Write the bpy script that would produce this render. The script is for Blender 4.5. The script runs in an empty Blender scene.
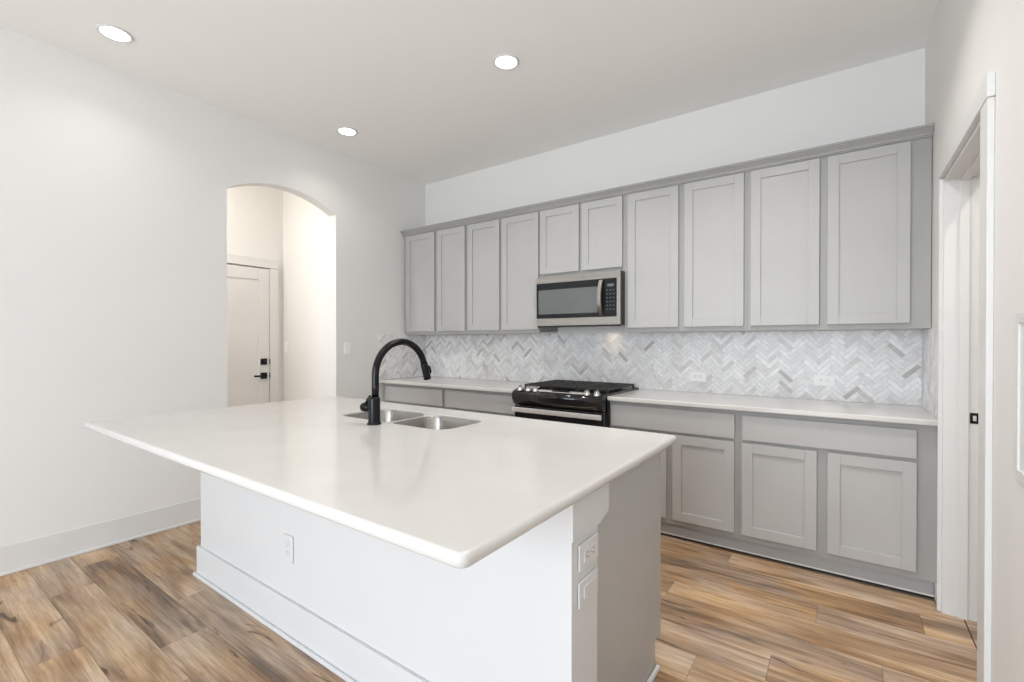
import bpy, bmesh, math, random
from mathutils import Vector, Matrix
SC = bpy.context.scene
COL = SC.collection
PI = math.pi
random.seed(7)

# ------------------------------------------------------------------ camera
CAM = bpy.data.cameras.new('camera'); cam = bpy.data.objects.new('camera', CAM); COL.objects.link(cam)
CAM.sensor_width = 36.0; CAM.sensor_fit = 'HORIZONTAL'
CAM.lens = 466.18 / 1024 * 36.0
CAM.shift_y = 3.45 / 1024
CAM.clip_start = 0.02
cam.location = (3.8093, -3.691, 1.2993)
cam.rotation_euler = (PI/2 - 0.0063, 0, 0.6179)
SC.camera = cam

# ------------------------------------------------------------------ world, daylight, exposure
W = bpy.data.worlds.new('sky'); SC.world = W; W.use_nodes = True
bg = W.node_tree.nodes['Background']
bg.inputs['Color'].default_value = (0.80, 0.90, 1.0, 1); bg.inputs['Strength'].default_value = 2.0
SC.view_settings.view_transform = 'Standard'; SC.view_settings.look = 'None'
SC.view_settings.gamma = 1.0; SC.view_settings.use_curve_mapping = False
SC.view_settings.exposure = 0.03
SC.cycles.max_bounces = 12; SC.cycles.diffuse_bounces = 8
SC.cycles.use_denoising = True
SC.cycles.sample_clamp_indirect = 8.0

def area_light(name, loc, rot, sx, sy, power, col=(1, 1, 1), shape='RECTANGLE', spread=PI, parent=None):
    L = bpy.data.lights.new(name, 'AREA'); L.shape = shape; L.size = sx
    if shape in ('RECTANGLE', 'ELLIPSE'): L.size_y = sy
    L.energy = power; L.color = col; L.spread = spread
    o = bpy.data.objects.new(name, L); COL.objects.link(o)
    o.location = loc; o.rotation_euler = rot
    if parent: o.parent = parent
    return o
# daylight from behind the camera, an added area light outside the unseen rear windows
area_light('daylight', (2.75, -6.75, 1.30), (math.radians(97), 0, 0), 2.7, 2.5, 152, (0.84, 0.92, 1.0))   # stands in for sky and ground light, aimed slightly upward
LAMP_COL = (1.0, 0.955, 0.90)

# ------------------------------------------------------------------ materials
def mat(name, col=(.8, .8, .8), rough=.5, metal=0.0, spec=.5, coat=0.0):
    m = bpy.data.materials.new(name); m.use_nodes = True
    b = m.node_tree.nodes['Principled BSDF']
    b.inputs['Base Color'].default_value = (*col, 1); b.inputs['Roughness'].default_value = rough
    b.inputs['Metallic'].default_value = metal; b.inputs['Specular IOR Level'].default_value = spec
    b.inputs['Coat Weight'].default_value = coat
    return m
def N(m, t, **kw):
    n = m.node_tree.nodes.new(t)
    for k, v in kw.items(): setattr(n, k, v)
    return n
def LK(m, a, b): m.node_tree.links.new(a, b)
def BS(m): return m.node_tree.nodes['Principled BSDF']
def add_bump(m, scale, strength, dist=.002, detail=2):
    tc = N(m, 'ShaderNodeTexCoord'); no = N(m, 'ShaderNodeTexNoise'); bp = N(m, 'ShaderNodeBump')
    no.inputs['Scale'].default_value = scale; no.inputs['Detail'].default_value = detail
    bp.inputs['Strength'].default_value = strength; bp.inputs['Distance'].default_value = dist
    LK(m, tc.outputs['Object'], no.inputs['Vector']); LK(m, no.outputs['Fac'], bp.inputs['Height'])
    LK(m, bp.outputs['Normal'], BS(m).inputs['Normal'])
def add_mottle(m, c0, c1, scale, stretch=(1, 1, 1), detail=4):
    tc = N(m, 'ShaderNodeTexCoord'); mp = N(m, 'ShaderNodeMapping'); no = N(m, 'ShaderNodeTexNoise'); cr = N(m, 'ShaderNodeValToRGB')
    mp.inputs['Scale'].default_value = stretch; no.inputs['Scale'].default_value = scale; no.inputs['Detail'].default_value = detail
    cr.color_ramp.elements[0].position = .3; cr.color_ramp.elements[1].position = .7
    cr.color_ramp.elements[0].color = (*c0, 1); cr.color_ramp.elements[1].color = (*c1, 1)
    LK(m, tc.outputs['Object'], mp.inputs['Vector']); LK(m, mp.outputs['Vector'], no.inputs['Vector'])
    LK(m, no.outputs['Fac'], cr.inputs['Fac']); LK(m, cr.outputs['Color'], BS(m).inputs['Base Color'])

M = {}
M['wall'] = mat('wall_paint', (.77, .765, .748), .75, spec=.25); add_bump(M['wall'], 140, .25, .0012)
M['ceil'] = mat('ceiling_paint', (.90, .892, .878), .85, spec=.2); add_bump(M['ceil'], 110, .25, .0012)
M['trim'] = mat('white_trim_paint', (.84, .84, .835), .35); add_mottle(M['trim'], (.71, .71, .703), (.73, .73, .723), 3)
M['white'] = mat('island_white_paint', (.84, .845, .855), .5, spec=.35); add_mottle(M['white'], (.66, .665, .672), (.68, .685, .692), 2)
M['gray'] = mat('gray_cabinet_paint', (.50, .495, .485), .38, spec=.45); add_mottle(M['gray'], (.445, .441, .434), (.465, .461, .454), 3)
M['frame'] = mat('darker_gray_frame', (.37, .366, .358), .42, spec=.4); add_mottle(M['frame'], (.36, .356, .348), (.38, .376, .368), 3)  # darker gray than the doors, for frames, carcasses and crown
M['toe'] = mat('gray_toe_kick_paint', (.40, .40, .40), .45); add_mottle(M['toe'], (.37, .37, .37), (.39, .39, .39), 3)
M['gap'] = mat('dark_gap_shade', (.03, .03, .03), .8); add_mottle(M['gap'], (.025, .025, .025), (.035, .035, .035), 5)  # near-black for joints, and for shade painted in behind the toe kicks
M['quartz'] = mat('white_quartz', (.80, .78, .75), .13, spec=.45); add_mottle(M['quartz'], (.61, .597, .578), (.64, .627, .608), 5, detail=6)
M['steel'] = mat('brushed_steel', (.62, .60, .57), .28, 1.0); add_mottle(M['steel'], (.38, .362, .34), (.50, .48, .455), 6, (1, 1, 60))
M['bright_steel'] = mat('polished_steel', (.8, .78, .76), .48, 1.0); add_mottle(M['bright_steel'], (.86, .845, .825), (.92, .905, .885), 6, (60, 1, 1))
M['sink'] = mat('sink_steel', (.55, .53, .50), .26, 1.0); add_mottle(M['sink'], (.36, .345, .325), (.46, .44, .415), 8, (1, 30, 1))
M['chrome'] = mat('chrome', (.80, .79, .77), .12, 1.0); add_mottle(M['chrome'], (.78, .77, .75), (.83, .82, .80), 10)
M['black'] = mat('matte_black_metal', (.006, .006, .008), .22, .0, .28); add_mottle(M['black'], (.004, .004, .005), (.006, .006, .008), 15)
M['iron'] = mat('cast_iron', (.020, .019, .018), .55); add_bump(M['iron'], 400, .3, .0005)
M['enamel'] = mat('black_enamel', (.008, .008, .009), .10); add_mottle(M['enamel'], (.007, .007, .008), (.010, .010, .011), 10)
M['glass'] = mat('black_glass', (.015, .017, .018), .06, spec=.25); add_mottle(M['glass'], (.013, .015, .016), (.018, .020, .021), 8)
M['window'] = mat('oven_window_glass', (.10, .11, .11), .08, spec=1.0, coat=1.0); add_mottle(M['window'], (.075, .085, .085), (.09, .10, .10), 4)
M['plate'] = mat('white_plastic', (.82, .82, .82), .35); add_mottle(M['plate'], (.87, .87, .865), (.89, .89, .885), 6)
M['slot'] = mat('outlet_slot', (.12, .12, .12), .6); add_mottle(M['slot'], (.11, .11, .11), (.14, .14, .14), 9)
M['grout'] = mat('light_grout', (.62, .62, .61), .8); add_mottle(M['grout'], (.59, .59, .58), (.65, .65, .64), 20)
M['button'] = mat('button_print', (.22, .24, .26), .4); add_mottle(M['button'], (.05, .062, .075), (.07, .082, .095), 9)
M['display'] = mat('display_glass', (.16, .18, .20), .2); add_mottle(M['display'], (.15, .17, .19), (.18, .20, .22), 9)
M['hole'] = mat('strike_hole', (.6, .58, .55), .6); add_mottle(M['hole'], (.55, .53, .50), (.62, .60, .57), 20)
m = mat('lamp_lens', (1, 1, 1), .5); BS(m).inputs['Emission Color'].default_value = (1, .96, .90, 1); BS(m).inputs['Emission Strength'].default_value = 9.0
M['lens'] = m

# marble tile: every tile has its own tone
m = mat('marble_tile', (.8, .8, .8), .30, spec=.4); M['tile'] = m
gm = N(m, 'ShaderNodeNewGeometry'); cr = N(m, 'ShaderNodeValToRGB'); r = cr.color_ramp
r.elements[0].position = 0; r.elements[0].color = (.48, .465, .445, 1)
for pos, c in ((.035, (.62, .61, .59)), (.09, (.72, .71, .70)), (.28, (.79, .78, .78)), (.65, (.86, .86, .865)), (.9, (.90, .90, .905))):
    e = r.elements.new(pos); e.color = (*c, 1)
r.elements[-1].color = (.90, .90, .90, 1)
tc = N(m, 'ShaderNodeTexCoord'); va = N(m, 'ShaderNodeVectorMath', operation='ADD'); no = N(m, 'ShaderNodeTexNoise'); no.inputs['Scale'].default_value = 18; no.inputs['Detail'].default_value = 5
no.inputs['Distortion'].default_value = 1.2
cb = N(m, 'ShaderNodeCombineXYZ'); mu = N(m, 'ShaderNodeMath', operation='MULTIPLY'); mu.inputs[1].default_value = 50
LK(m, gm.outputs['Random Per Island'], cr.inputs['Fac']); LK(m, gm.outputs['Random Per Island'], mu.inputs[0]); LK(m, mu.outputs[0], cb.inputs[0])
LK(m, tc.outputs['Object'], va.inputs[0]); LK(m, cb.outputs[0], va.inputs[1]); LK(m, va.outputs[0], no.inputs['Vector'])
mx = N(m, 'ShaderNodeMixRGB', blend_type='MULTIPLY'); mx.inputs['Fac'].default_value = 1
c2 = N(m, 'ShaderNodeValToRGB'); c2.color_ramp.elements[0].position = .35; c2.color_ramp.elements[0].color = (.86, .86, .87, 1); c2.color_ramp.elements[1].position = .6
LK(m, no.outputs['Fac'], c2.inputs['Fac']); LK(m, cr.outputs['Color'], mx.inputs['Color1']); LK(m, c2.outputs['Color'], mx.inputs['Color2'])
LK(m, mx.outputs['Color'], BS(m).inputs['Base Color'])

# wood plank floor: every plank has its own tone and its own stretch of grain
m = mat('oak_planks', (.5, .35, .2), .42, spec=.4); M['wood'] = m
gm = N(m, 'ShaderNodeNewGeometry'); tc = N(m, 'ShaderNodeTexCoord')
wn = N(m, 'ShaderNodeTexWhiteNoise', noise_dimensions='1D'); LK(m, gm.outputs['Random Per Island'], wn.inputs['W'])
sc = N(m, 'ShaderNodeVectorMath', operation='SCALE'); sc.inputs['Scale'].default_value = 40; LK(m, wn.outputs['Color'], sc.inputs[0])
va = N(m, 'ShaderNodeVectorMath', operation='ADD'); LK(m, tc.outputs['Object'], va.inputs[0]); LK(m, sc.outputs[0], va.inputs[1])
def wood_noise(stretch, scale, detail, dist, rough=.55):
    mp = N(m, 'ShaderNodeMapping'); mp.inputs['Scale'].default_value = stretch; LK(m, va.outputs[0], mp.inputs['Vector'])
    n = N(m, 'ShaderNodeTexNoise'); n.inputs['Scale'].default_value = scale; n.inputs['Detail'].default_value = detail
    n.inputs['Distortion'].default_value = dist; n.inputs['Roughness'].default_value = rough
    LK(m, mp.outputs[0], n.inputs['Vector']); return n
tone = wood_noise((.8, 5.0, 1), 1.5, 3, .6)
grain = wood_noise((.75, 19, 1), 2.6, 6, .45, .62)
fine = wood_noise((3, 70, 1), 3, 4, .2)
patch = wood_noise((1.2, 2.2, 1), 1.6, 2, .4)
crT = N(m, 'ShaderNodeValToRGB'); r = crT.color_ramp
r.elements[0].position = .27; r.elements[0].color = (.175, .105, .058, 1); r.elements[1].position = .70; r.elements[1].color = (.66, .475, .30, 1)
e = r.elements.new(.42); e.color = (.355, .225, .126, 1); e = r.elements.new(.55); e.color = (.50, .333, .193, 1)
ad = N(m, 'ShaderNodeMath', operation='ADD'); mr = N(m, 'ShaderNodeMapRange'); mr.inputs['To Min'].default_value = -.10; mr.inputs['To Max'].default_value = .10
LK(m, gm.outputs['Random Per Island'], mr.inputs['Value']); LK(m, tone.outputs['Fac'], ad.inputs[0]); LK(m, mr.outputs[0], ad.inputs[1])
ad2 = N(m, 'ShaderNodeMath', operation='MULTIPLY_ADD'); ad2.inputs[1].default_value = .60; LK(m, grain.outputs['Fac'], ad2.inputs[0])
sb = N(m, 'ShaderNodeMath', operation='SUBTRACT'); sb.inputs[1].default_value = .315; LK(m, ad.outputs[0], sb.inputs[0]); LK(m, sb.outputs[0], ad2.inputs[2])
LK(m, ad2.outputs[0], crT.inputs['Fac'])
crF = N(m, 'ShaderNodeValToRGB'); crF.color_ramp.elements[0].position = .3; crF.color_ramp.elements[0].color = (.70, .66, .62, 1); crF.color_ramp.elements[1].position = .62; crF.color_ramp.elements[1].color = (1.05, 1.05, 1.05, 1)
LK(m, fine.outputs['Fac'], crF.inputs['Fac'])
m1 = N(m, 'ShaderNodeMixRGB', blend_type='MULTIPLY'); m1.inputs['Fac'].default_value = .8; LK(m, crT.outputs['Color'], m1.inputs['Color1']); LK(m, crF.outputs['Color'], m1.inputs['Color2'])
knot = wood_noise((1.3, 5.5, 1), 2.1, 3, 1.6)
crK = N(m, 'ShaderNodeValToRGB'); crK.color_ramp.elements[0].position = .27; crK.color_ramp.elements[0].color = (.30, .25, .21, 1); crK.color_ramp.elements[1].position = .36; crK.color_ramp.elements[1].color = (1, 1, 1, 1)
LK(m, knot.outputs['Fac'], crK.inputs['Fac'])
m2 = N(m, 'ShaderNodeMixRGB', blend_type='MULTIPLY'); m2.inputs['Fac'].default_value = 1; LK(m, m1.outputs['Color'], m2.inputs['Color1']); LK(m, crK.outputs['Color'], m2.inputs['Color2'])
hs = N(m, 'ShaderNodeHueSaturation'); ms = N(m, 'ShaderNodeMapRange'); ms.inputs['From Min'].default_value = .35; ms.inputs['From Max'].default_value = .65; ms.inputs['To Min'].default_value = .70; ms.inputs['To Max'].default_value = 1.06
LK(m, patch.outputs['Fac'], ms.inputs['Value']); LK(m, ms.outputs[0], hs.inputs['Saturation']); LK(m, m2.outputs['Color'], hs.inputs['Color'])
LK(m, hs.outputs['Color'], BS(m).inputs['Base Color'])
bp = N(m, 'ShaderNodeBump'); bp.inputs['Strength'].default_value = .12; bp.inputs['Distance'].default_value = .001
LK(m, grain.outputs['Fac'], bp.inputs['Height']); LK(m, bp.outputs['Normal'], BS(m).inputs['Normal'])

# ------------------------------------------------------------------ mesh helpers (world coordinates; part() moves them to the parent's frame)
def NB(): return bmesh.new()
def box(bm, x0, x1, y0, y1, z0, z1, bev=0.0, seg=2):
    t = bmesh.new()
    vs = [t.verts.new((x, y, z)) for x in (x0, x1) for y in (y0, y1) for z in (z0, z1)]
    for f in ((0, 1, 3, 2), (4, 6, 7, 5), (0, 4, 5, 1), (2, 3, 7, 6), (0, 2, 6, 4), (1, 5, 7, 3)):
        t.faces.new([vs[i] for i in f])
    bmesh.ops.recalc_face_normals(t, faces=t.faces)
    if bev > 0: bmesh.ops.bevel(t, geom=t.edges[:] , offset=bev, segments=seg, profile=.5, affect='EDGES', clamp_overlap=True)
    merge(bm, t)
def merge(bm, t):
    mp = {}
    for v in t.verts: mp[v] = bm.verts.new(v.co)
    for f in t.faces:
        nf = bm.faces.new([mp[v] for v in f.verts]); nf.smooth = f.smooth; nf.material_index = f.material_index
    t.free()
def prism(bm, pts, axis, a, b, smooth=False):
    """extrude a closed 2-D outline along an axis; pts are the other two coordinates in x,y,z order"""
    def P(p, v): return {'x': (v, p[0], p[1]), 'y': (p[0], v, p[1]), 'z': (p[0], p[1], v)}[axis]
    t = bmesh.new()
    A = [t.verts.new(P(p, a)) for p in pts]; B = [t.verts.new(P(p, b)) for p in pts]
    n = len(pts)
    t.faces.new(A); t.faces.new(B)
    for i in range(n):
        f = t.faces.new((A[i], A[(i+1) % n], B[(i+1) % n], B[i])); f.smooth = smooth
    bmesh.ops.recalc_face_normals(t, faces=t.faces); merge(bm, t)
def lathe(bm, prof, loc=(0, 0, 0), axis=(0, 0, 1), seg=32, smooth=True):
    """prof: (radius, height) pairs"""
    q = Vector((0, 0, 1)).rotation_difference(Vector(axis)).to_matrix(); L = Vector(loc)
    t = bmesh.new(); rings = []
    for r, h in prof:
        if r < 1e-6: rings.append([t.verts.new(L + q @ Vector((0, 0, h)))])
        else: rings.append([t.verts.new(L + q @ Vector((r*math.cos(2*PI*i/seg), r*math.sin(2*PI*i/seg), h))) for i in range(seg)])
    for a, b in zip(rings, rings[1:]):
        for i in range(seg):
            j = (i+1) % seg
            if len(a) == 1 and len(b) == 1: continue
            if len(a) == 1: f = t.faces.new((a[0], b[i], b[j]))
            elif len(b) == 1: f = t.faces.new((a[i], b[0], a[j]))
            else: f = t.faces.new((a[i], a[j], b[j], b[i]))
            f.smooth = smooth
    bmesh.ops.recalc_face_normals(t, faces=t.faces); merge(bm, t)
def tube(bm, path, rad, seg=20, caps=True):
    """sweep a circle along a path; rad a number or one per point"""
    P = [Vector(p) for p in path]; n = len(P); R = rad if isinstance(rad, (list, tuple)) else [rad]*n
    t = bmesh.new(); rings = []; u = None
    for i in range(n):
        d = (P[min(i+1, n-1)] - P[max(i-1, 0)]).normalized()
        if u is None:
            u = d.cross(Vector((1, 0, 0))); u = u if u.length > .1 else d.cross(Vector((0, 1, 0)))
        u = (u - d*u.dot(d)).normalized(); w = d.cross(u)
        rings.append([t.verts.new(P[i] + (u*math.cos(2*PI*k/seg) + w*math.sin(2*PI*k/seg))*R[i]) for k in range(seg)])
    for a, b in zip(rings, rings[1:]):
        for k in range(seg):
            f = t.faces.new((a[k], a[(k+1) % seg], b[(k+1) % seg], b[k])); f.smooth = True
    if caps: t.faces.new(rings[0]); t.faces.new(rings[-1])
    bmesh.ops.recalc_face_normals(t, faces=t.faces); merge(bm, t)
def rrect(x0, x1, y0, y1, r, n=6):
    out = []
    for cx, cy, a0 in ((x1-r, y1-r, 0), (x0+r, y1-r, 90), (x0+r, y0+r, 180), (x1-r, y0+r, 270)):
        for i in range(n+1):
            a = math.radians(a0 + 90*i/n); out.append((cx + r*math.cos(a), cy + r*math.sin(a)))
    return out
def origin(o):
    v = Vector((0, 0, 0))
    while o: v += o.location; o = o.parent
    return v
def part(name, bm, m, parent=None, label=None, **kw):
    me = bpy.data.meshes.new(name)
    base = origin(parent)
    if base.length: bmesh.ops.translate(bm, verts=bm.verts, vec=-base)
    bm.to_mesh(me); bm.free()
    for k in (m if isinstance(m, (list, tuple)) else [m]): me.materials.append(k)
    o = bpy.data.objects.new(name, me); COL.objects.link(o)
    if parent: o.parent = parent
    if label: o['label'] = label
    for k, v in kw.items(): o[k] = v
    return o
def bpart(name, m, parent, *b, bev=0.0, label=None, seg=2, **kw):
    bm = NB(); box(bm, *b, bev=bev, seg=seg); return part(name, bm, m, parent, label, **kw)
def thing(name, loc, label, cat, group=None):
    o = bpy.data.objects.new(name, None); COL.objects.link(o); o.location = loc; o.empty_display_size = .1
    o['label'] = label; o['category'] = cat
    if group: o['group'] = group
    return o
def struct(name, bm, m, parent=None, label=None):
    o = part(name, bm, m, parent, label)
    if parent is None: o['kind'] = 'structure'
    return o
def copy_tree(o, parent=None):
    c = o.copy(); COL.objects.link(c)
    if parent: c.parent = parent
    for ch in list(o.children): copy_tree(ch, c)
    return c

# ------------------------------------------------------------------ the room
WX = 4.20; H = 3.044; YR = -6.4; AY0, AY1 = -2.06, -1.128; HX = -.97; HY = -1.10
# floor: planks laid along x, each its own island of one mesh over a dark bed
bm = NB()
known = {1: 1.455, 0: .535, -1: 1.17, 2: 1.09, 13: 3.26, 11: 3.71, 12: 4.11, 9: 3.94, 8: 3.57, 7: 3.32, 10: 3.07, 3: 1.95}
y = -2.952; PW = .182; PL = 1.22
for k in range(-31, 17):
    y0 = y + (k-1)*PW; y1 = y0 + PW
    if y0 > 0: break
    y1 = min(y1, 0.0)
    off = known.get(k, random.uniform(0, PL))
    x = off - PL*math.ceil((off + 1.2)/PL)
    while x < 5.6:
        a, b = max(x, -1.15) + .0006, min(x + PL, 5.6) - .0006
        if b - a > .02:
            box(bm, a, b, y0 + .0006, y1 - .0006, -.012, 0)
        x += PL
t = bmesh.new(); box(t, -1.15, 5.6, YR, 0, -.06, -.004)
for f in t.faces: f.material_index = 1
merge(bm, t)
struct('floor', bm, [M['wood'], M['gap']])
bm = NB(); box(bm, -1.15, 5.6, YR - .12, .12, H, H + .12); struct('ceiling', bm, M['ceil'])
bm = NB(); box(bm, -.11, WX + .11, 0, .12, 0, H); struct('wall_back', bm, M['wall'])
# wall with the arched opening
bm = NB()
cy = (AY0 + AY1)/2; hw = (AY1 - AY0)/2; SPR = 2.463; SAG = .130; R = (hw*hw + SAG*SAG)/(2*SAG)
arch = []
for i in range(33):
    yy = AY0 + 2*hw*i/32; arch.append((yy, SPR + SAG - R + math.sqrt(R*R - (yy - cy)**2)))
t = bmesh.new(); TW = .11
box(t, -TW, 0, YR, AY0, 0, H); box(t, -TW, 0, AY1, 0, 0, H)
for (a, za), (b, zb) in zip(arch, arch[1:]):
    F = [t.verts.new((0, a, za)), t.verts.new((0, b, zb)), t.verts.new((0, b, H)), t.verts.new((0, a, H))]
    G = [t.verts.new((-TW, a, za)), t.verts.new((-TW, b, zb)), t.verts.new((-TW, b, H)), t.verts.new((-TW, a, H))]
    t.faces.new(F); t.faces.new(G[::-1]); t.faces.new((F[1], F[0], G[0], G[1]))
merge(bm, t); bmesh.ops.remove_doubles(bm, verts=bm.verts, dist=1e-5); bmesh.ops.recalc_face_normals(bm, faces=bm.faces)
struct('wall_left', bm, M['wall'])
# hallway behind the arch
bm = NB(); box(bm, HX - .1, HX, -3.2, HY, 0, H); struct('wall_hallway_end', bm, M['wall'])
bm = NB(); box(bm, HX - .1, -TW, HY, HY + .1, 0, H); struct('wall_hallway_side', bm, M['wall'])
bm = NB(); box(bm, HX - .1, -TW, -3.3, -3.2, 0, H); struct('wall_hallway_far', bm, M['wall'])
# wall with the doorway
DY0, DY1, DZ = -1.490, -.675, 2.075; WT = .14
bm = NB(); box(bm, WX, WX + WT, DY1, 0, 0, H); box(bm, WX, WX + WT, YR, DY0, 0, H); box(bm, WX, WX + WT, DY0, DY1, DZ, H)
struct('wall_right', bm, M['wall'])
bm = NB(); box(bm, WX + WT, 5.6, 0, .1, 0, H); box(bm, 5.5, 5.6, -2.6, 0, 0, H); box(bm, WX + WT, 5.6, -2.7, -2.6, 0, H)
struct('wall_pantry', bm, M['wall'])
# rear wall of the living area, unseen; patio windows added and placed for the daylight
bm = NB(); box(bm, -.11, 1.35, YR - .12, YR, 0, H); box(bm, 4.12, WX + .11, YR - .12, YR, 0, H)
box(bm, 1.35, 4.12, YR - .12, YR, 2.62, H); box(bm, 1.35, 4.12, YR - .12, YR, 0, .05)
struct('wall_rear', bm, M['wall'])
bm = NB(); 
for x in (1.35, 2.25, 3.15, 4.05): box(bm, x, x + .07, YR - .09, YR - .03, .05, 2.62)
for z in (.05, 2.05, 2.55): box(bm, 1.35, 4.12, YR - .09, YR - .03, z, z + .07)
struct('window_added', bm, M['trim'])

# baseboards and shoe moulding
def baseboard(name, x0, x1, y0, y1, sx, sy, h=.14):
    """a board hugging a wall; sx, sy the direction the shoe moulding steps out"""
    bm = NB(); box(bm, x0, x1, y0, y1, 0, h, .004)
    s = .008
    box(bm, x0 + (0 if sx >= 0 else -s), x1 + (s if sx > 0 else 0), y0 + (0 if sy >= 0 else -s), y1 + (s if sy > 0 else 0), 0, .018, .004)
    return struct(name, bm, M['trim'])
baseboard('baseboard_left', 0, .012, YR, AY0 - .002, 1, 0, .162)
baseboard('baseboard_corner', 0, .012, AY1 + .002, -.64, 1, 0, .162)
baseboard('baseboard_right', WX - .015, WX, YR, -1.60, -1, 0)
baseboard('baseboard_cabinet_end', WX - .015, WX, -.657, -.568, 0, 0, .098)
baseboard('baseboard_hallway', HX, -TW, HY - .015, HY, 0, -1)

# doorway in the right wall: jamb, stop, casing, strike plate
bm = NB()
J = .016
box(bm, WX - .002, WX + WT + .002, DY1 - J, DY1, 0, DZ, .001); box(bm, WX - .002, WX + WT + .002, DY0, DY0 + J, 0, DZ, .001)
box(bm, WX - .002, WX + WT + .002, DY0 + J, DY1 - J, DZ - J, DZ, .001)
d2 = struct('door_2', bm, M['trim'])
bm = NB()
box(bm, WX + .052, WX + .086, DY1 - J - .011, DY1 - J, 0, DZ - J, .002); box(bm, WX + .052, WX + .086, DY0 + J, DY0 + J + .011, 0, DZ - J, .002)
box(bm, WX + .052, WX + .086, DY0 + J + .011, DY1 - J - .011, DZ - J - .011, DZ - J, .002)
part('door_stop', bm, M['trim'], d2)
bm = NB(); CT = .018
box(bm, WX - CT, WX, DY1, DY1 + .0165, 0, DZ + .004, .003); box(bm, WX - CT, WX, DY0 - .102, DY0 - .004, 0, DZ + .004, .003)
part('side_casing', bm, M['trim'], d2)
bm = NB(); box(bm, WX - CT - .002, WX, DY0 - .106, DY1 + .0165, DZ + .0055, DZ + .082, .003); part('head_casing', bm, M['trim'], d2)
bm = NB(); box(bm, WX + .0905, WX + .1205, DY1 - J - .003, DY1 - J, .918, .968, .001)
sp = part('strike_plate', bm, M['black'], d2, 'black metal strike plate')
bm = NB(); box(bm, WX + .100, WX + .112, DY1 - J - .0036, DY1 - J - .0028, .931, .955); part('latch_hole', bm, M['hole'], sp)
bm = NB(); box(bm, WX + .072, WX + .0765, DY0 + J, DY1 - J, 0, .0015); part('threshold_strip', bm, M['gap'], d2)

# hallway door
HDX = HX + .018; HD0, HD1, HDZ = -2.075, -1.262, 2.030
bm = NB(); box(bm, HX, HX + .012, HD0 - .02, HD1 + .004, 0, HDZ + .006); d1 = struct('door_1', bm, M['gap'])
bm = NB()
def frame_yz(bm, x0, x1, y0, y1, z0, z1, st, top, bot, bev=.002):
    box(bm, x0, x1, y0, y0 + st, z0, z1, bev); box(bm, x0, x1, y1 - st, y1, z0, z1, bev)
    box(bm, x0, x1, y0 + st, y1 - st, z1 - top, z1, bev); box(bm, x0, x1, y0 + st, y1 - st, z0, z0 + bot, bev)
frame_yz(bm, HX + .004, HX + .030, HD0, HD1, .01, HDZ, .105, .115, .20)
leaf = part('door_leaf', bm, M['trim'], d1)
bpart('door_panel', M['trim'], leaf, HX + .010, HX + .022, HD0 + .1, HD1 - .1, .2, HDZ - .11)
bm = NB(); box(bm, HX, HX + .034, HD1 + .005, HD1 + .10, 0, HDZ + .01, .003); box(bm, HX, HX + .034, HD0 - .11, HD0 - .015, 0, HDZ + .01, .003)
box(bm, HX, HX + .034, HD0 - .11, HD1 + .10, HDZ + .012, HDZ + .105, .003)
part('casing', bm, M['trim'], d1)
for nm, zz, lev in (('deadbolt', 1.097, False), ('door_handle', .957, True)):
    yy = HD1 - .057; bm = NB(); box(bm, HX + .030, HX + .040, yy - .031, yy + .031, zz - .031, zz + .031, .002)
    if lev:
        tube(bm, [(HX + .04, yy, zz), (HX + .085, yy, zz)], .011, 12); box(bm, HX + .072, HX + .090, yy - .115, yy + .011, zz - .009, zz + .009, .003)
    else: lathe(bm, [(0, .026), (.013, .026), (.014, 0)], (HX + .038, yy, zz), (1, 0, 0), 16)
    part(nm, bm, M['black'], leaf, 'black metal ' + nm.replace('_', ' '))
    bm = NB(); box(bm, HX + .012, HX + .036, HD1 + .001, HD1 + .008, zz - .026, zz + .026, .001); part('strike_plate', bm, M['black'], d1, 'black strike plate')

# ------------------------------------------------------------------ recessed lights
def recessed(loc, label, power, first=[None]):
    if first[0] is None:
        o = thing('recessed_light', (0, 0, 0), label, 'ceiling light', 'recessed ceiling lights')
        bm = NB(); lathe(bm, [(.066, 0), (.082, -.001), (.083, -.005), (.078, -.008), (.068, -.008), (.063, .0), (.066, 0)], seg=48); part('trim_ring', bm, M['trim'], o)
        bm = NB(); lathe(bm, [(0, -.006), (.055, -.006), (.067, -.004)], seg=40); part('lens', bm, M['lens'], o, 'glowing white lens')
        first[0] = o
    else: o = copy_tree(first[0])
    o.location = loc; o['label'] = label
    area_light('lamp_glow', (loc[0], loc[1], loc[2] - .012), (0, 0, 0), .12, .12, power, LAMP_COL, 'DISK', math.radians(125))
    return o
recessed((.445, -2.834, H), 'glowing round recessed ceiling light near the long bare wall, away from the archway', 1.3)
recessed((2.09, -1.335, H), 'glowing round recessed ceiling light in front of the tall upper cabinets, over the island', 7.5)
recessed((.450, -1.324, H), 'small-looking glowing recessed ceiling light above the wall beside the arched opening', 1.7)
recessed((3.35, -1.42, H), 'added unseen glowing recessed ceiling light over the aisle in front of the doorway', 11)  # this and the next two fixtures are unseen, added for more light
recessed((2.09, -2.834, H), 'added unseen glowing recessed ceiling light straight above the middle of the island', 1.5)
recessed((3.735, -2.834, H), 'added unseen glowing recessed ceiling light over the floor beside the doorway wall, behind the island end', 4.0)
area_light('hall_lamp', (-.36, -2.60, H - .02), (0, 0, 0), .15, .15, 22, (1, .94, .88), 'DISK')
area_light('jamb_fill', (4.9, -1.3, H - .02), (0, 0, 0), .15, .15, 14, (1, .94, .88), 'DISK')  # added fill without a fixture, brightens the doorway jamb

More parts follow.
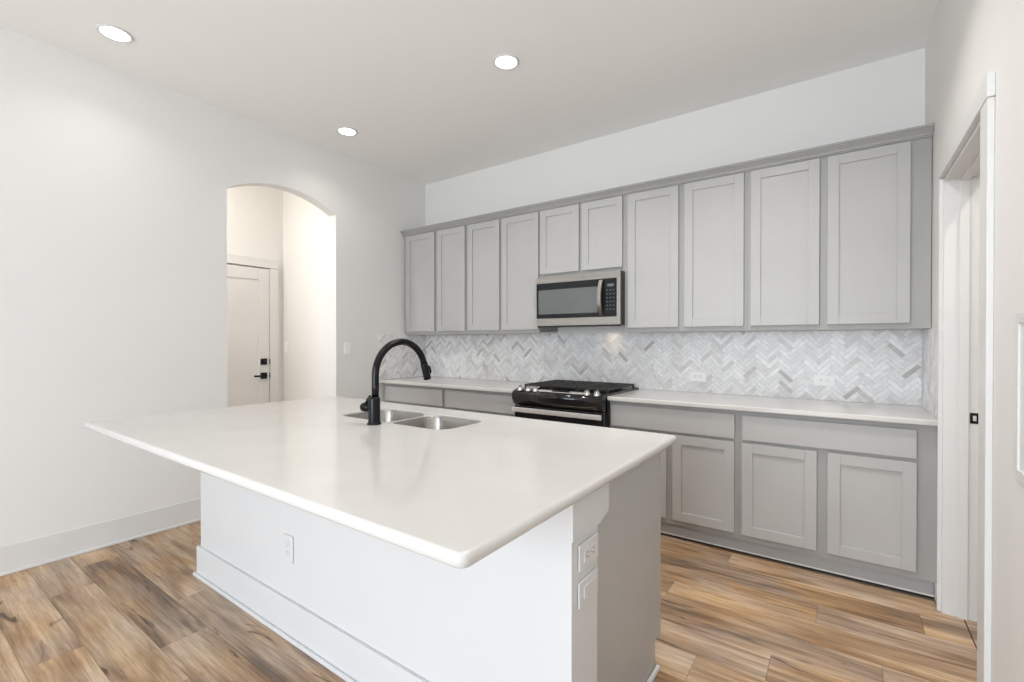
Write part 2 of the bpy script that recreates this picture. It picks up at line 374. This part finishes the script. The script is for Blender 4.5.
# ------------------------------------------------------------------ cabinets along the back wall
def shaker_door(parent, x0, x1, z0, z1, yf, name='door'):
    """yf: front plane; doors face -y"""
    bm = NB(); st = .057; y1 = yf + .019
    box(bm, x0, x0 + st, yf, y1, z0, z1, .0015); box(bm, x1 - st, x1, yf, y1, z0, z1, .0015)
    box(bm, x0 + st, x1 - st, yf, y1, z0, z0 + st, .0015); box(bm, x0 + st, x1 - st, yf, y1, z1 - st, z1, .0015)
    d = part(name, bm, M['gray'], parent)
    bpart('door_panel', M['gray'], d, x0 + st - .004, x1 - st + .004, yf + .009, yf + .017, z0 + st - .004, z1 - st + .004)
    return d
def face_frame(parent, x0, x1, z0, z1, ya, yb, stiles, rails):
    bm = NB()
    for a, b in stiles: box(bm, a, b, ya, yb, z0, z1)
    for (a, b), xr in rails:
        for xa, xb in xr: box(bm, xa, xb, ya, yb, a, b)
    return part('face_frame', bm, M['frame'], parent)
UF = -.33
def upper(x0, x1, z0, doors, dz0, label, dz1=2.403):
    o = thing('wall_cabinet', ((x0 + x1)/2, 0, z0), label, 'cabinet', 'upper kitchen cabinets')
    bpart('carcass', M['frame'], o, x0, x1, -.292, -.001, z0 + .012, 2.415)
    st = [x0]
    sts = [(x0, doors[0][0] + .012), (doors[0][1] - .012, doors[1][0] + .012), (doors[1][1] - .012, x1)]
    rl = [((z0, dz0 + .014), [(sts[0][1], sts[1][0]), (sts[1][1], sts[2][0])]), ((dz1 - .02, 2.42), [(sts[0][1], sts[1][0]), (sts[1][1], sts[2][0])])]
    face_frame(o, x0, x1, z0, 2.42, -.310, -.292, sts, rl)
    for a, b in doors: shaker_door(o, a, b, dz0, dz1, UF)
    return o
upper(.012, .884, 1.371, [(.050, .461), (.503, .866)], 1.402, 'tall gray two-door wall cabinet in the corner, touching the wall with the archway')
upper(.885, 1.697, 1.371, [(.903, 1.277), (1.305, 1.692)], 1.402, 'tall gray two-door wall cabinet between the corner cabinet and the microwave')
upper(1.698, 2.456, 1.833, [(1.712, 2.076), (2.102, 2.442)], 1.866, 'short gray two-door wall cabinet directly above the microwave')
upper(2.457, 3.2975, 1.371, [(2.486, 2.858), (2.899, 3.277)], 1.402, 'tall gray two-door wall cabinet touching the control side of the microwave')
u5 = upper(3.2985, 4.1965, 1.371, [(3.318, 3.690), (3.730, 4.108)], 1.402, 'tall gray two-door wall cabinet at the doorway end of the upper row')
# crown moulding over the whole row
bm = NB()
prof = [(-.312, 2.409), (-.322, 2.409), (-.324, 2.415), (-.332, 2.417), (-.334, 2.424), (-.342, 2.432), (-.352, 2.440), (-.357, 2.444), (-.357, 2.449), (-.366, 2.450), (-.366, 2.462), (-.25, 2.462), (-.25, 2.421), (-.312, 2.421)]
prism(bm, prof, 'x', .001, WX - .002)
o = part('crown_moulding', bm, M['frame']); o['label'] = 'gray stepped crown moulding running along the top of the upper cabinets'; o['category'] = 'crown moulding'

BF = -.61
def base_cab(x0, x1, label, drawers, doors, filler=None):
    o = thing('base_cabinet', ((x0 + x1)/2, 0, 0), label, 'cabinet', 'base kitchen cabinets')
    bpart('carcass', M['frame'], o, x0, x1, -.572, -.012, .10, .883)
    ya, yb = -.590, -.572
    xs = [x0] + [(a[1] + b[0])/2 for a, b in zip(doors, doors[1:])] + [x1]
    bm = NB()
    box(bm, x0, x1, ya, yb, .10, .150); box(bm, x0, x1, ya, yb, .680, .720); box(bm, x0, x1, ya, yb, .845, .883)
    for a, b in ((x0, doors[0][0] + .012), (doors[0][1] - .012, doors[1][0] + .012), (doors[1][1] - .012, x1)):
        box(bm, a, b, ya, yb, .150, .680)
    for a, b in ((x0, drawers[0][0] + .012), (drawers[-1][1] - .012, x1)): box(bm, a, b, ya, yb, .720, .845)
    part('face_frame', bm, M['frame'], o)
    for a, b in doors: shaker_door(o, a, b, .137, .690, BF)
    for a, b in drawers: bpart('drawer_front', M['gray'], o, a, b, BF, -.591, .709, .856, bev=.002)
    tk = bpart('toe_kick', M['toe'], o, x0, min(x1, 4.184), -.566, -.550, .020, .099)
    bpart('scribe_strip', M['trim'], o, x0, min(x1, 4.184), -.570, -.5665, .019, .027, label='thin white strip along the toe kick')
    bpart('toe_kick_shade', M['gap'], o, x0 + .001, x1 - .001, -.545, -.535, .0, .099)  # near-black board stands in for the shadow below the toe kick
    return o
base_cab(.017, .874, 'gray base cabinet in the corner beside the archway wall, seen past the faucet', [(.055, .842)], [(.055, .440), (.470, .842)])
base_cab(.875, 1.697, 'gray base cabinet between the corner base cabinet and the range', [(.866 + .014, 1.690)], [(.88, 1.27), (1.30, 1.69)])
base_cab(2.459, 3.2965, 'gray base cabinet touching the range, half hidden by the island', [(2.476, 3.273)], [(2.476, 2.862), (2.902, 3.273)])
base_cab(3.2975, 4.197, 'gray base cabinet at the doorway end, with one wide drawer front over two doors', [(3.315, 4.112)], [(3.315, 3.692), (3.741, 4.113)])

# worktops
def worktop(name, x0, x1, y0, y1, label, z0=.884, z1=.914, bev=.007):
    bm = NB(); box(bm, x0, x1, y0, y1, z0, z1, bev, 3)
    for f in bm.faces: f.smooth = False
    o = part(name, bm, M['quartz']); o['label'] = label; o['category'] = 'countertop'; return o
worktop('countertop', .002, 1.6985, -.648, -.002, 'white quartz countertop in the corner, between the archway wall and the range').__setitem__('group', 'perimeter countertops')
worktop('countertop', 2.4575, WX - .002, -.637, -.002, 'long white quartz countertop from the range to the doorway wall').__setitem__('group', 'perimeter countertops')

# herringbone marble backsplash
def clip(poly, u0, u1, v0, v1):
    for ax, lim, sgn in ((0, u0, 1), (0, u1, -1), (1, v0, 1), (1, v1, -1)):
        out = []
        for i in range(len(poly)):
            p, q = poly[i], poly[(i+1) % len(poly)]
            dp, dq = sgn*(p[ax] - lim), sgn*(q[ax] - lim)
            if dp >= 0: out.append(p)
            if (dp >= 0) != (dq >= 0):
                s = dp/(dp - dq); out.append((p[0] + (q[0]-p[0])*s, p[1] + (q[1]-p[1])*s))
        poly = out
        if len(poly) < 3: return []
    return poly
def herring(u0, u1, v0, v1, w=.0258, g=.0011):
    n = 4; c = math.sqrt(.5); res = []
    def rot(x, y): return (c*(x - y), c*(x + y))
    rng = int((u1 - u0 + v1 - v0)/w) + 12
    for k in range(-rng, rng):
        for mm in range(-rng//6, rng//6 + 1):
            for (x, y, lx, ly) in ((k + 2*n*mm, k, n, 1), (k + n + 2*n*mm, k - n + 1, 1, n)):
                q = [((x)*w + g, y*w + g), ((x + lx)*w - g, y*w + g), ((x + lx)*w - g, (y + ly)*w - g), (x*w + g, (y + ly)*w - g)]
                q = [rot(*p) for p in q]; q = [(a + u0 + .03, b + v0 + .01) for a, b in q]
                if max(p[0] for p in q) < u0 or min(p[0] for p in q) > u1 or max(p[1] for p in q) < v0 or min(p[1] for p in q) > v1: continue
                p = clip(q, u0, u1, v0, v1)
                if len(p) >= 3: res.append(p)
    return res
def backsplash(rects, P, label):
    """P(u, v, d) maps wall coordinates and depth to space"""
    bm = NB()
    for (u0, u1, v0, v1) in rects:
        t = bmesh.new()
        c = [[t.verts.new(P(u, v, d)) for (u, v) in ((u0, v0), (u1, v0), (u1, v1), (u0, v1))] for d in (0.0005, .0075)]
        t.faces.new(c[0]); t.faces.new(c[1])
        for i in range(4): t.faces.new((c[0][i], c[0][(i+1) % 4], c[1][(i+1) % 4], c[1][i]))
        bmesh.ops.recalc_face_normals(t, faces=t.faces)
        for f in t.faces: f.material_index = 1
        merge(bm, t)
        for poly in herring(u0 + .001, u1 - .001, v0 + .001, v1 - .001):
            t = bmesh.new()
            A = [t.verts.new(P(a, b, .0075)) for a, b in poly]; B = [t.verts.new(P(a, b, .0095)) for a, b in poly]
            try:
                t.faces.new(B)
                for i in range(len(A)): t.faces.new((A[i], A[(i+1) % len(A)], B[(i+1) % len(A)], B[i]))
            except ValueError: t.free(); continue
            bmesh.ops.recalc_face_normals(t, faces=t.faces)
            if sum((f.normal.dot(Vector(P(0, 0, 1)) - Vector(P(0, 0, 0))) for f in t.faces[:1] if True) if False else [t.faces[:][0].normal.dot(Vector(P(0, 0, 1)) - Vector(P(0, 0, 0)))]) < 0: bmesh.ops.reverse_faces(t, faces=t.faces)
            merge(bm, t)
    o = part('tile_backsplash', bm, [M['tile'], M['grout']]); o['label'] = label; o['category'] = 'backsplash'; o['group'] = 'marble backsplashes'; return o
backsplash([(.0, WX, .9145, 1.3705)], lambda u, v, d: (u, -d, v), 'long white and gray marble herringbone backsplash on the back wall')
backsplash([(-.655, -.0105, .9145, 1.3705)], lambda u, v, d: (d, u, v), 'short return of herringbone tile on the archway wall, behind the faucet')
backsplash([(-.637, -.0105, .9145, 1.3705)], lambda u, v, d: (WX - d, u, v), 'narrow return of herringbone tile on the doorway wall, at the end of the long countertop')

# ------------------------------------------------------------------ range
RX0, RX1 = 1.7005, 2.4555
rg = thing('range', ((RX0 + RX1)/2, 0, 0), 'black slide-in gas range with chrome knobs between the two countertops', 'range')
bm = NB(); box(bm, RX0, RX1, -.625, -.02, .03, .905)
for x in (RX0 + .04, RX1 - .08):
    for yy in (-.56, -.10): box(bm, x, x + .04, yy, yy + .04, 0, .03)
part('body', bm, M['enamel'], rg)
ck = bpart('cooktop', M['enamel'], rg, RX0 - .002, RX1 + .002, -.6495, -.012, .905, .928, bev=.003)
# three cast iron grates
gx = [RX0 + .015, RX0 + .262, RX0 + .495, RX1 - .015]
for i in range(3):
    a, b = gx[i] + .003, gx[i+1] - .003; bm = NB(); z0, z1 = .945, .959; y0, y1 = -.575, -.060
    for x in (a, b - .012): box(bm, x, x + .012, y0, y1, z0, z1, .002)
    for yy in (y0, y1 - .012): box(bm, a + .012, b - .012, yy, yy + .012, z0, z1, .002)
    for k in range(1, 8): 
        yy = y0 + (y1 - y0)*k/8; box(bm, a + .012, b - .012, yy - .005, yy + .005, z0 + .001, z1, .002)
    for k in (1, 2):
        x = a + (b - a)*k/3; box(bm, x - .005, x + .005, y0 + .012, y1 - .012, z0 + .0005, z1 - .0005, .002)
    for x in (a, b - .012):
        for yy in (y0, y1 - .012, (y0 + y1)/2): box(bm, x, x + .012, yy, yy + .012, .9285, z0)
    part('grate', bm, M['iron'], rg, 'black cast iron grate')
for (x, yy, r) in ((RX0 + .135, -.18, .036), (RX0 + .135, -.45, .045), (RX0 + .378, -.32, .04), (RX1 - .135, -.18, .036), (RX1 - .135, -.45, .05)):
    bm = NB(); lathe(bm, [(0, .940), (r*.7, .940), (r*.75, .936), (r, .935), (r, .9285)], (x, yy, 0)); part('burner', bm, M['iron'], rg)
# curved black control fascia with a steel top strip
FX0, FX1 = 1.701, 2.455
bm = NB()
pf = [(-.650, .930), (-.660, .932), (-.690, .923), (-.716, .911), (-.727, .897), (-.727, .872), (-.720, .845), (-.705, .820), (-.690, .808), (-.650, .808)]
prism(bm, pf, 'x', FX0, FX1, True)
fa = part('control_fascia', bm, M['enamel'], rg)
bm = NB(); prism(bm, [(-.6605, .9335), (-.690, .9246), (-.692, .9225), (-.688, .9220), (-.661, .9300)], 'x', FX0 + .218, FX1 - .155); part('display_strip', bm, M['bright_steel'], fa, 'steel strip with the range display')
bm = NB(); prism(bm, [(-.6635, .9336), (-.6865, .9266), (-.6863, .9258), (-.6633, .9328)], 'x', FX0 + .33, FX0 + .48); part('display', bm, M['glass'], fa)
nrm = Vector((0, -.34, .94)).normalized()
for x in (FX0 + .052, FX0 + .128, FX0 + .192, FX1 - .128, FX1 - .052):
    p = Vector((x, -.683, .924)); bm = NB()
    lathe(bm, [(0, .0), (.024, .0), (.024, .004), (.0185, .006), (.0175, .022), (.016, .026), (0, .0265)], p, nrm, 24)
    k = part('knob', bm, M['chrome'], rg, 'chrome knob')
    bm = NB(); t = bmesh.new(); box(t, -.0035, .0035, -.017, .017, .022, .036, .001)
    bmesh.ops.transform(t, matrix=Matrix.Translation(p) @ Vector((0, 0, 1)).rotation_difference(nrm).to_matrix().to_4x4(), verts=t.verts); merge(bm, t)
    part('knob_grip', bm, M['chrome'], k)
od = bpart('oven_door', M['enamel'], rg, RX0 + .002, RX1 - .002, -.690, -.626, .205, .802, bev=.004)
bpart('oven_window', M['glass'], od, RX0 + .10, RX1 - .10, -.692, -.689, .33, .66, bev=.0008)
bm = NB(); box(bm, RX0 + .002, RX1 - .002, -.735, -.717, .755, .791, .004)
for x in (RX0 + .018, RX1 - .048): box(bm, x, x + .03, -.718, -.689, .761, .785, .002)
part('oven_handle', bm, M['bright_steel'], od, 'brushed steel bar handle')
bpart('storage_drawer', M['enamel'], rg, RX0 + .002, RX1 - .002, -.685, -.626, .06, .198, bev=.004)

# ------------------------------------------------------------------ microwave
MX0, MX1, MZ0, MZ1, MF = 1.703, 2.4555, 1.416, 1.832, -.392
mw = thing('microwave', ((MX0 + MX1)/2, 0, MZ0), 'stainless over-the-range microwave with black glass door, hung under the short cabinet', 'microwave')
bpart('body', M['enamel'], mw, MX0 + .004, MX1, -.368, -.011, MZ0 + .006, MZ1, bev=.002)
bm = NB(); gz0, gz1, gx0, gx1 = 1.488, 1.778, MX0 + .012, MX1 - .030
box(bm, MX0, gx0, MF, -.368, MZ0 + .012, MZ1, .001); box(bm, gx1, MX1 - .002, MF, -.368, MZ0 + .012, MZ1, .001)
box(bm, gx0, gx1, MF, -.368, gz1, MZ1, .001); box(bm, gx0, gx1, MF, -.368, MZ0 + .012, gz0, .001)
ff = part('front_frame', bm, M['steel'], mw, 'brushed steel front frame')
px = MX1 - .131
dr = bpart('door', M['glass'], mw, gx0 + .001, px, MF + .001, -.369, gz0 + .001, gz1 - .001, bev=.001, label='black glass door')
bm = NB(); box(bm, gx0 + .022, px - .055, MF - .0006, MF + .003, gz0 + .035, gz1 - .055, .0004); wn = part('door_window', bm, M['window'], dr, 'gray see-through door window')
bm = NB(); zc = (gz0 + gz1)/2; pts = []
for i in range(15):
    s = -1 + 2*i/14; pts.append((px - .022, MF - .006 - .040*(1 - s*s), zc + s*(gz1 - gz0)/2*.93))
t = bmesh.new(); prev = None
for i, p in enumerate(pts):
    ring = [t.verts.new((p[0] + dx, p[1] + dy, p[2])) for dx, dy in ((-.017, .003), (-.014, -.006), (.014, -.006), (.017, .003), (.014, .007), (-.014, .007))]
    if prev:
        for k in range(6): t.faces.new((prev[k], prev[(k+1) % 6], ring[(k+1) % 6], ring[k]))
    else: t.faces.new(ring)
    prev = ring
t.faces.new(prev); bmesh.ops.recalc_face_normals(t, faces=t.faces); merge(bm, t)
for z in (pts[1][2], pts[-2][2]): box(bm, px - .030, px - .014, MF - .012, MF + .002, z - .012, z + .012)
part('door_handle', bm, M['steel'], dr, 'curved steel door handle')
cp = bpart('control_panel', M['glass'], mw, px + .001, gx1 - .001, MF + .001, -.369, gz0 + .001, gz1 - .001, bev=.001, label='black glass control panel')
bpart('display', M['display'], cp, px + .026, px + .076, MF - .0004, MF + .002, 1.716, 1.736)
for r_ in range(6):
    for c_ in range(3):
        x = px + .018 + c_*.026; z = 1.690 - r_*.029
        bpart('button', M['button'], cp, x, x + .014, MF - .0003, MF + .002, z - .006, z + .004)
bpart('vent_grille', M['enamel'], mw, MX0 + .02, MX1 - .02, -.385, -.34, MZ0, MZ0 + .012)
lampbar = bpart('cooktop_lamp', M['plate'], mw, MX0 + .45, MX0 + .55, -.16, -.10, MZ0 + .001, MZ0 + .0065)
area_light('cooktop_lamp_glow', (MX0 + .53, -.105, MZ0 - .004), (math.radians(28), 0, 0), .08, .04, .05, (1, .80, .58), spread=math.radians(95))

# ------------------------------------------------------------------ island
IX0, IX1, IYF, IYB = .897, 3.220, -2.585, -1.80
isl = thing('kitchen_island', ((IX0 + IX1)/2, (IYF + IYB)/2, 0), 'big kitchen island with a white panelled front and gray cabinet sides', 'kitchen island')
bm = NB(); box(bm, IX0, IX1 - .001, IYF, -2.424, 0, .883, .0015); part('front_panel', bm, M['white'], isl, 'white painted front panel')
bm = NB(); box(bm, IX0 + .01, IX1 - .022, -2.424, -1.822, .10, .64); part('cabinet_box', bm, M['gray'], isl)
bm = NB(); prism(bm, [(-2.4235, 0), (-1.872, 0), (-1.872, .118), (-1.803, .118), (-1.803, .883), (-2.4235, .883)], 'x', IX1 - .022, IX1 - .012); 
sp_ = part('side_panel', bm, M['gray'], isl, 'gray side panel at the doorway end')
bm = NB(); prism(bm, [(-2.4235, 0), (-1.872, 0), (-1.872, .118), (-1.803, .118), (-1.803, .883), (-2.4235, .883)], 'x', IX0, IX0 + .0095); part('side_panel', bm, M['gray'], isl)
bm = NB()
prism(bm, [(IYF - .006, .764), (-2.418, .764), (-2.402, .770), (-2.358, .784), (-2.358, .883), (IYF - .006, .883)], 'x', IX1 - .09, IX1 + .006)
part('post_cap', bm, M['white'], isl, 'white cap block on the end post')
bm = NB(); box(bm, IX0 - .016, IX1 + .014, IYF - .016, IYF - .0002, 0, .163, .003); box(bm, IX0 - .016, IX0 - .0002, IYF, -2.424, 0, .163, .003); box(bm, IX1, IX1 + .014, IYF, -2.424, 0, .163, .003)
part('baseboard', bm, M['white'], isl)
bm = NB(); box(bm, IX0 - .030, IX1 + .026, IYF - .030, IYF - .0165, 0, .018, .004); box(bm, IX0 - .030, IX0 - .0165, IYF - .016, -1.90, 0, .018, .004); box(bm, IX1 + .0145, IX1 + .026, IYF - .016, -2.424, 0, .018, .004)
box(bm, IX1 - .011, IX1 + .004, -2.424, -1.858, 0, .022, .005)
part('shoe_moulding', bm, M['white'], isl)
bpart('toe_kick', M['toe'], isl, IX0 + .01, IX1 - .022, -1.882, -1.872, 0, .118)
bm = NB(); ya, yb = -1.822, -1.803
box(bm, IX0 + .01, IX1 - .022, ya, yb, .118, .15); box(bm, IX0 + .01, IX1 - .022, ya, yb, .845, .883); box(bm, IX0 + .01, IX1 - .022, ya, yb, .68, .72)
edges = [IX0 + .02, 1.355, 1.80, 2.25, 2.72, IX1 - .026]
for x in edges: box(bm, max(x - .02, IX0 + .01), min(x + .02, IX1 - .022), ya, yb, .15, .845)
part('face_frame', bm, M['frame'], isl)
for a, b in zip(edges, edges[1:]):
    a += .012; b -= .012 if b < 3.1 else .0; st = .057; y0, y1 = -1.8025, -1.783
    bm = NB(); box(bm, a, a + st, y0, y1, .137, .69, .0015); box(bm, b - st, b, y0, y1, .137, .69, .0015); box(bm, a + st, b - st, y0, y1, .137, .137 + st, .0015); box(bm, a + st, b - st, y0, y1, .69 - st, .69, .0015)
    d = part('door', bm, M['gray'], isl); bpart('door_panel', M['gray'], d, a + st - .004, b - st + .004, y0 + .002, y1 - .009, .137 + st - .004, .69 - st + .004)
    bpart('drawer_front', M['gray'], isl, a, b, y0, y1, .709, .856, bev=.002)

# island worktop with the sink cut-out
SX0, SX1, SY0, SY1 = 1.640, 2.400, -2.228, -1.905
TX0, TX1, TY0, TY1 = .851, 3.255, -3.063, -1.732
bm = NB(); hole = rrect(SX0, SX1, SY0, SY1, .085, 8); outer = rrect(TX0, TX1, TY0, TY1, .022, 5)
n_h = len(hole)
def ringv(pts, z): return [bm.verts.new((p[0], p[1], z)) for p in pts]
def inset(d): return rrect(TX0 + d, TX1 - d, TY0 + d, TY1 - d, max(.022 - d, .004) if d < .02 else .004, 5)
z0, z1 = .884, .914
prof = [(.009, z0), (.0026, z0 + .0026), (0, z0 + .009), (0, z1 - .010), (.0029, z1 - .0029), (.010, z1)]
rings = [ringv(inset(d), z) for d, z in prof]
for a, b in zip(rings, rings[1:]):
    for i in range(len(a)):
        f = bm.faces.new((a[i], a[(i+1) % len(a)], b[(i+1) % len(a)], b[i])); f.smooth = True
hb, ht = ringv(hole, z0), ringv(hole, z1 - .002)
ht2 = ringv(rrect(SX0 - .002, SX1 + .002, SY0 - .002, SY1 + .002, .087, 8), z1)
for a, b in ((hb, ht), (ht, ht2)):
    for i in range(n_h): bm.faces.new((a[(i+1) % n_h], a[i], b[i], b[(i+1) % n_h]))
bm.edges.ensure_lookup_table()
for o_r, h_r in ((rings[-1], ht2), (rings[0], hb)):
    es = []
    for r_ in (o_r, h_r):
        for i in range(len(r_)):
            e = bm.edges.get((r_[i], r_[(i+1) % len(r_)])); es.append(e)
    bmesh.ops.triangle_fill(bm, use_beauty=True, use_dissolve=False, edges=es)
bmesh.ops.recalc_face_normals(bm, faces=bm.faces)
o = part('island_countertop', bm, M['quartz']); o['label'] = 'large white quartz countertop on the island with a cut-out for the sink'; o['category'] = 'countertop'

# double bowl sink under the cut-out
sk = thing('sink', ((SX0 + SX1)/2, (SY0 + SY1)/2, .70), 'undermount stainless double-bowl sink set into the island countertop', 'sink')
def bowl(x0, x1, y0, y1, zt, zb):
    bm = NB(); secs = [(0, zt, .075), (.004, zt - .01, .075), (.010, zb + .05, .075), (.018, zb + .020, .07), (.036, zb + .004, .055), (.06, zb, .04)]
    prev = None
    for d, z, r in secs:
        ring = [bm.verts.new((p[0], p[1], z)) for p in rrect(x0 + d, x1 - d, y0 + d, y1 - d, r, 8)]
        if prev:
            for i in range(len(ring)):
                f = bm.faces.new((prev[i], prev[(i+1) % len(ring)], ring[(i+1) % len(ring)], ring[i])); f.smooth = True
        prev = ring
    bm.faces.new(prev); bmesh.ops.recalc_face_normals(bm, faces=bm.faces); bmesh.ops.reverse_faces(bm, faces=bm.faces)
    return bm
xm = 2.015; zt = .906
bl = []
for a, b in ((SX0 + .003, xm - .012), (xm + .012, SX1 - .003)):
    q = part('bowl', bowl(a, b, SY0 + .003, SY1 - .003, zt, .70), M['sink'], sk); bl.append(((a + b)/2, q))
# flange under the stone and the low divider
bm = NB(); outr = rrect(SX0 - .02, SX1 + .02, SY0 - .02, SY1 + .02, .10, 8)
vo = [bm.verts.new((p[0], p[1], .8835)) for p in outr]; es = [bm.edges.new((vo[i], vo[(i+1) % len(vo)])) for i in range(len(vo))]
vi = [bm.verts.new((p[0], p[1], .8835)) for p in rrect(SX0 + .0015, SX1 - .0015, SY0 + .0015, SY1 - .0015, .0835, 8)]; es += [bm.edges.new((vi[i], vi[(i+1) % len(vi)])) for i in range(len(vi))]
bmesh.ops.triangle_fill(bm, use_beauty=True, edges=es)
vb = [bm.verts.new((v.co.x, v.co.y, zt)) for v in vi]
for i in range(len(vi)): bm.faces.new((vi[i], vi[(i+1) % len(vi)], vb[(i+1) % len(vi)], vb[i]))
part('rim', bm, M['bright_steel'], sk)
bm = NB()
# the saddle of the divider, with the concave corners of both bowls
L_, R_ = rrect(SX0 + .003, xm - .012, SY0 + .003, SY1 - .003, .075, 8), rrect(xm + .012, SX1 - .003, SY0 + .003, SY1 - .003, .075, 8)
le = sorted([p for p in L_ if p[0] > xm - .095], key=lambda p: p[1]); re_ = sorted([p for p in R_ if p[0] < xm + .095], key=lambda p: p[1])
le = [p for p in le if p[0] >= xm - .0871]; re_ = [p for p in re_ if p[0] <= xm + .0871]
nn = min(len(le), len(re_)); A = [bm.verts.new((p[0], p[1], zt)) for p in le[:nn]]; B = [bm.verts.new((p[0], p[1], zt)) for p in re_[:nn]]
for i in range(nn - 1): bm.faces.new((A[i], B[i], B[i+1], A[i+1]))
part('divider', bm, M['bright_steel'], sk)
for cx_, q in bl:
    bm = NB(); lathe(bm, [(.044, .7015), (.043, .7035), (.036, .7025), (.030, .7005), (0, .7005)], (cx_, (SY0 + SY1)/2, 0), seg=28); part('drain', bm, M['chrome'], q)

# faucet
FXc, FYc = 2.030, -2.295
fc = thing('faucet', (FXc, FYc, .914), 'matte black gooseneck pull-down faucet standing behind the sink on the island', 'faucet')
bm = NB(); lathe(bm, [(0, .9142), (.033, .9142), (.033, .918), (.030, .922), (.0275, .926), (.0275, 1.034), (.026, 1.039), (.020, 1.042), (0, 1.042)], (FXc, FYc, 0), seg=36); part('base', bm, M['black'], fc)
path = [(FXc, FYc + .006, 1.03), (FXc, FYc + .007, 1.09)]; AR = .158; ac = (FYc + AR + .007, 1.140)
path.append((FXc, FYc + .007, 1.125))
for i in range(0, 29):
    a = PI - (PI - math.radians(17))*i/28; path.append((FXc, ac[0] + AR*math.cos(a), ac[1] + AR*math.sin(a)))
bm = NB(); tube(bm, path, .0168, 24); part('spout', bm, M['black'], fc)
e = Vector(path[-1]); dv = Vector((0, math.sin(math.radians(17)), -math.cos(math.radians(17))))
bm = NB(); tube(bm, [e - dv*.001, e + dv*.004, e + dv*.006, e + dv*.07, e + dv*.085, e + dv*.088], [.0185, .0185, .0190, .0195, .0195, .0175], 24); sh = part('spray_head', bm, M['black'], fc)
sd = Vector((0, math.cos(math.radians(17)), math.sin(math.radians(17))))
bm = NB(); tube(bm, [e + dv*.022 + sd*.019, e + dv*.030 + sd*.026, e + dv*.055 + sd*.028, e + dv*.066 + sd*.020], [.007, .010, .010, .007], 12); part('spray_button', bm, M['black'], sh)
bm = NB(); hd = Vector((-1, -.12, 0)).normalized(); hb_ = Vector((FXc, FYc, .990))
lathe(bm, [(.017, .022), (.017, .040), (.0215, .042), (.0225, .046), (.0225, .066), (.020, .072), (0, .073)], hb_, hd, 28)
hn = part('handle', bm, M['black'], fc)
bm = NB(); q0 = hb_ + hd*.052
tube(bm, [q0 + Vector((0, 0, .015)), q0 + Vector((.006, .004, .034)), q0 + Vector((.016, .012, .056))], [.008, .0065, .005], 12); part('lever', bm, M['black'], hn)

# ------------------------------------------------------------------ switches and outlets (built facing -y around the origin)
def wall_plate(kind, pm='plate'):
    o = thing('wall_outlet' if kind == 'outlet' else 'light_switch', (0, 0, 0), '', 'outlet' if kind == 'outlet' else 'switch')
    bm = NB(); box(bm, -.036, .036, -.006, 0, -.059, .059, .0025); part('cover_plate', bm, M[pm], o)
    bm = NB(); box(bm, -.0165, .0165, -.0085, -.0055, -.0335, .0335, .001); ins = part('outlet_face' if kind == 'outlet' else 'rocker', bm, M[pm], o)
    if kind == 'outlet':
        for s in (-1, 1):
            bm = NB(); zc_ = s*.0175
            for x in (-.0065, .0065): box(bm, x - .0012, x + .0012, -.0089, -.0084, zc_ - .001, zc_ + .008)
            lathe(bm, [(0, .0005), (.0022, .0005), (.0022, 0)], (0, -.0084, zc_ - .008), (0, -1, 0), 10)
            part('socket_slots', bm, M['slot'], ins)
    return o
protos = {'o': wall_plate('outlet'), 's': wall_plate('switch'), 'io': wall_plate('outlet', 'white'), 'is': wall_plate('switch', 'white')}
used = dict.fromkeys(protos, False)
def place(kind, loc, rz, label, group, roll=0.0):
    src = protos[kind]
    o = copy_tree(src) if used[kind] else src
    used[kind] = True
    o.location = loc; o.rotation_euler = (Matrix.Rotation(rz, 3, 'Z') @ Matrix.Rotation(roll, 3, 'Y')).to_euler(); o['label'] = label; o['group'] = group
    return o
place('io', (1.815, IYF - .0006, .385), 0, 'white outlet plate low on the white island front', 'wall outlets')
place('io', (IX1 + .0005, -2.493, .704), PI/2, 'white outlet plate lying sideways on the island end post, above the rocker switch', 'wall outlets', PI/2)
place('o', (2.916, -.0105, 1.035), 0, 'white outlet plate lying sideways in the marble tile just past the range', 'wall outlets', PI/2)
place('o', (3.707, -.0105, 1.044), 0, 'white outlet plate lying sideways in the marble tile over the end base cabinet', 'wall outlets', PI/2)
place('is', (IX1 + .0005, -2.495, .603), PI/2, 'white rocker switch lying sideways on the island end post, below the outlet', 'light switches', PI/2)
place('s', (.0006, -1.012, 1.232), PI/2, 'white light switch on the bare wall between the archway and the tile', 'light switches')
place('s', (-.915, HY - .0006, 1.243), 0, 'white light switch inside the hallway, next to the hallway door', 'light switches')

# framed panel on the doorway wall, cut by the picture's edge
pn = thing('wall_panel', (WX, -2.06, .95), 'white framed panel on the doorway wall on the camera side of the door casing', 'wall panel')
bm = NB(); frame_yz(bm, WX - .008, WX - .0005, -2.27, -1.85, .925, 1.378, .03, .03, .03, .002); part('frame', bm, M['trim'], pn)
bpart('panel', M['trim'], pn, WX - .003, WX - .0005, -2.242, -1.878, .953, 1.350)
